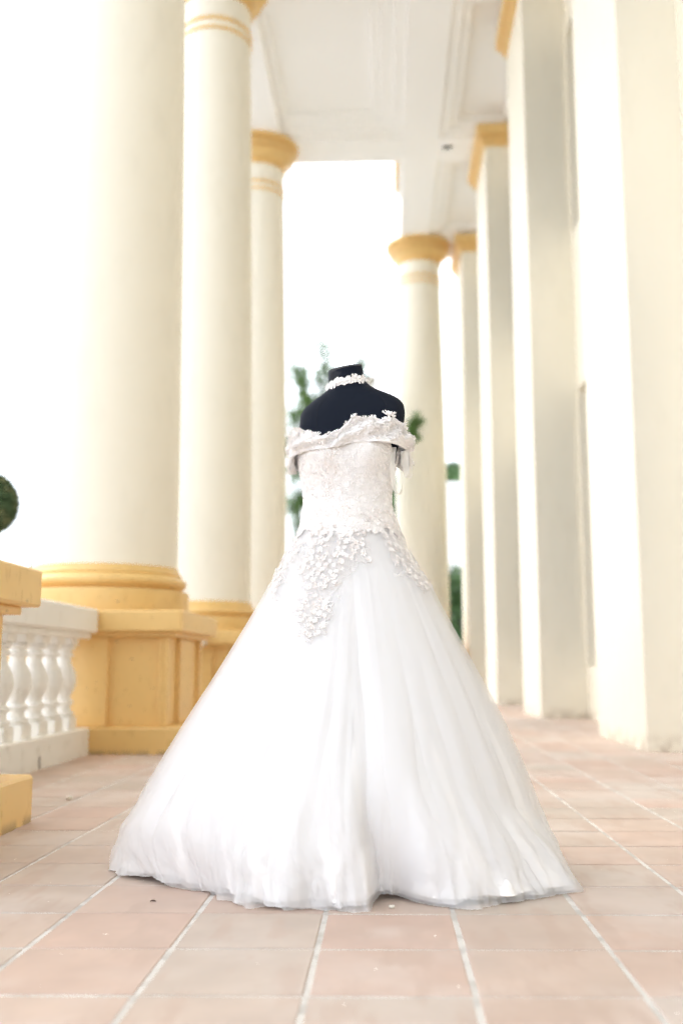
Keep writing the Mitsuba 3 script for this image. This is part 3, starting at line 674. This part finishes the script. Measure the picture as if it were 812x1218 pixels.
tp = thing('topiary_tree', 'clipped round topiary on a thin trunk beyond the balustrade', 'topiary')
tc = np.array([-4.06, 10.0, 2.22])
r5 = np.random.default_rng(5); d = r5.normal(size=(9000, 3)); d /= np.linalg.norm(d, axis=1, keepdims=True)
put('crown', leaves(tc + d * (.315 - .05 * r5.random((9000, 1)) ** 2 + .03 * (meshkit.fbm(d * 5, 3, 2)[:, None] - .5)),   .036, 6), 'm_topiary', tp)
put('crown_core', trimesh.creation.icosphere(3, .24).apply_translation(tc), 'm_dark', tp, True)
put('trunk', tube([tc - [0, 0, .2], tc - [.02, 0, 1.2], tc - [0, 0, 2.8]], [.03, .035, .05]), 'm_bark', tp, True)

sp = thing('spiky_plant', 'faint spiky leaved plant behind the balustrade beside the thick column', 'plant')
ms = []
for k in range(26):
    a = r5.uniform(0, 6.28); l = r5.uniform(.6, 1.0); q = np.linspace(0, 1, 7)
    C = np.array([-3.55, 9.9, 1.02]) + np.stack([np.cos(a) * q * l * .42, np.sin(a) * q * l * .42, l * (q - .28 * q ** 2)], -1)
    side = np.array([-math.sin(a), math.cos(a), 0]) * .022
    w = (1 - q ** 2)[:, None]
    ms.append(tri(grid(np.stack([C - side * w, C + side * w + [0, 0, .004]], 1), False)))
put('leaf_rosette', cat(ms), 'm_leaf', sp)
put('stem', tube([(-3.55, 9.9, -.55), (-3.55, 9.9, .2), (-3.55, 9.9, 1.05)], [.07, .06, .05]), 'm_bark', sp, True)

tr = thing('conifer_tree', 'sparse bright green conifer with upswept branches, standing outside behind the mannequin', 'tree')
base = np.array([-.85, 19.2, -.55])
put('trunk', tube([base, base + [.05, 0, 3], base + [.15, 0, 5.4], base + [.35, 0, 7.1]], [.13, .11, .06, .015], 10), 'm_bark', tr, True)
tips = [(-1.26, 19.1, 6.75), (-1.30, 18.9, 6.2), (-1.75, 19.2, 6.35), (-1.80, 19.3, 5.5), (-1.55, 18.8, 5.75), (-1.62, 19.1, 6.05), (-1.95, 19.0, 4.9), (-.42, 19.2, 6.6), (.62, 19.0, 5.22), (-1.0, 19.5, 5.6), (-1.82, 19.2, 4.35), (-1.78, 19.2, 3.75), (-.1, 19.4, 5.2), (-1.75, 19.1, 3.35), (-1.4, 19.6, 3.9), (-.2, 19.6, 4.2), (-.7, 18.7, 4.9), (-1.55, 19.4, 5.9)]
fp = []
for n, tpx in enumerate(tips):
    tpx = np.array(tpx); z0 = max(tpx[2] - 1.5, 1.2)
    st = np.array([base[0] + .05 + .04 * z0, base[1], z0]); mid = (st + tpx) / 2 + [(tpx[0] - st[0]) * .28, 0, -.22]
    def curve(q): return (1 - q) ** 2 * st + 2 * q * (1 - q) * mid + q ** 2 * tpx
    put('limb', tube(curve(np.linspace(0, 1, 14)[:, None]), np.linspace(.035, .008, 14), 6), 'm_bark', tr, True)
    for _ in range(15):
        q0 = r5.uniform(.30, 1.0); o = curve(np.array([[q0]]))[0]
        d = np.array([r5.normal(0, 1.2), r5.normal(0, .8), r5.uniform(.1, 1.0)]); d *= r5.uniform(.2, .75) * (1.22 - q0) / np.linalg.norm(d)
        if n == 7: d *= .5
        if n == 8: o = curve(np.array([[r5.uniform(.78, 1.0)]]))[0]; d *= .55
        k = r5.random(34)[:, None]
        fp.append(o + d * k + r5.normal(size=(34, 3)) * (.05 if n == 8 else .08))
    k = r5.uniform(.55, 1, 30)[:, None]
    fp.append(curve(k) + r5.normal(size=(30, 3)) * .03)
put('crown', leaves(np.vstack(fp), .036, 8, 3.2), 'm_needle', tr)

hs = thing('white_house', 'white rendered house wall glimpsed between the far column and the far pilaster', 'house')
body = m3.Manifold.cube([12, 8, 9.1]).translate([1.6, 45, -.55])
hw = [(2.2 + 2.4 * k, z) for k in range(5) for z in (1.2, 5.2)]
hw = [w for w in hw if w[0] > 4.0]
for x, z in hw: body = body - m3.Manifold.cube([1.1, .3, 1.6]).translate([x, 44.9, z])
mm = body.to_mesh(); put('wall', trimesh.Trimesh(mm.vert_properties[:, :3], mm.tri_verts, process=False), 'm_house', hs)
put('coping', box(1.45, 13.75, 44.85, 53.15, 8.55, 8.72, .02), 'm_house', hs)
for x, z in hw:
    w = put('window', cat([box(x + .01, x + .07, 45.08, 45.14, z + .01, z + 1.59), box(x + 1.03, x + 1.09, 45.08, 45.14, z + .01, z + 1.59), box(x + .07, x + 1.03, 45.08, 45.14, z + .01, z + .07), box(x + .07, x + 1.03, 45.08, 45.14, z + 1.53, z + 1.59)]), 'm_white', hs)
    put('pane', box(x + .07, x + 1.03, 45.10, 45.115, z + .07, z + 1.53, .001), 'm_glass', w)
def tree(name, label, c, rad, n, seed, size, trunk_z=-.55, category='tree'):
    t = thing(name, label, category)
    put('crown', leaves(bush_points(c, rad, n, seed, .35), size, seed), 'm_leaf', t)
    for k in range(4):
        o = np.random.default_rng(seed + k).normal(0, .35, 3) * rad
        put('trunk' if k == 0 else 'limb', tube([np.array([c[0], c[1], trunk_z]) if k == 0 else np.array([c[0], c[1], (c[2] + trunk_z) / 2]), np.array([c[0], c[1], c[2] - rad[2] * .3]) if k == 0 else (np.array(c) + o) * .5 + np.array([c[0], c[1], c[2] - rad[2] * .3]) * .5, np.array(c) + o],
            np.array([.12, .09, .03]) * rad[2] / (1 if k == 0 else 2) * .6, 8), 'm_bark', t, True)
tree('broadleaf_tree', 'tree showing above the white house wall, behind it', (3.0, 56.0, 9.2), (3.4, 2.5, 2.6), 9000, 41, .26)
tree('garden_shrub', 'tall dark green shrub low in the gap, in front of the white house', (2.1, 30.0, 1.75), (1.3, .9, 1.75), 9000, 52, .085, -.55, 'shrub')
tree('garden_shrub', 'lower green shrub hidden mostly behind the skirt and far column', (.6, 28.5, .9), (1.2, .9, 1.3), 6000, 63, .085, -.55, 'shrub')

# ------------------------------------------------------------------ small litter on the tiles
def pebble(x, y, s, seed, mat, name, label, category):
    m = trimesh.creation.icosphere(2, s); m.vertices *= [1.25, 1.0, .75]
    m.vertices += (meshkit.fbm(m.vertices / s * 1.4 + seed, 3, seed)[:, None] - .5) * m.vertices * .7
    m.apply_translation([x, y, -m.vertices[:, 2].min() * .92 + .0006])
    tag(put(name, m, mat, None, True), label, category)
pebble(-1.42, 4.62, .013, 3, 'm_pebble', 'white_pebble', 'small white pebble on the floor near the balustrade drain hole', 'pebble')
pebble(.010, 2.640, .006, 9, 'm_pebble', 'plaster_chip', 'tiny white chip lying under the raised front hem', 'chip')
lf = grid(np.array([[[-.009 + .018 * i / 5, (.0035 * math.sin(math.pi * i / 5) + .0004) * s, .0025 + .004 * abs(s) * math.sin(math.pi * i / 5)] for s in (-1, 0, 1)] for i in range(6)]), False)
tag(put('dry_leaf', (lf[0] + [-.598, 2.680, 0], lf[1]), 'm_dry_leaf'), 'tiny dark dried leaf on the tile before the left hem', 'leaf')
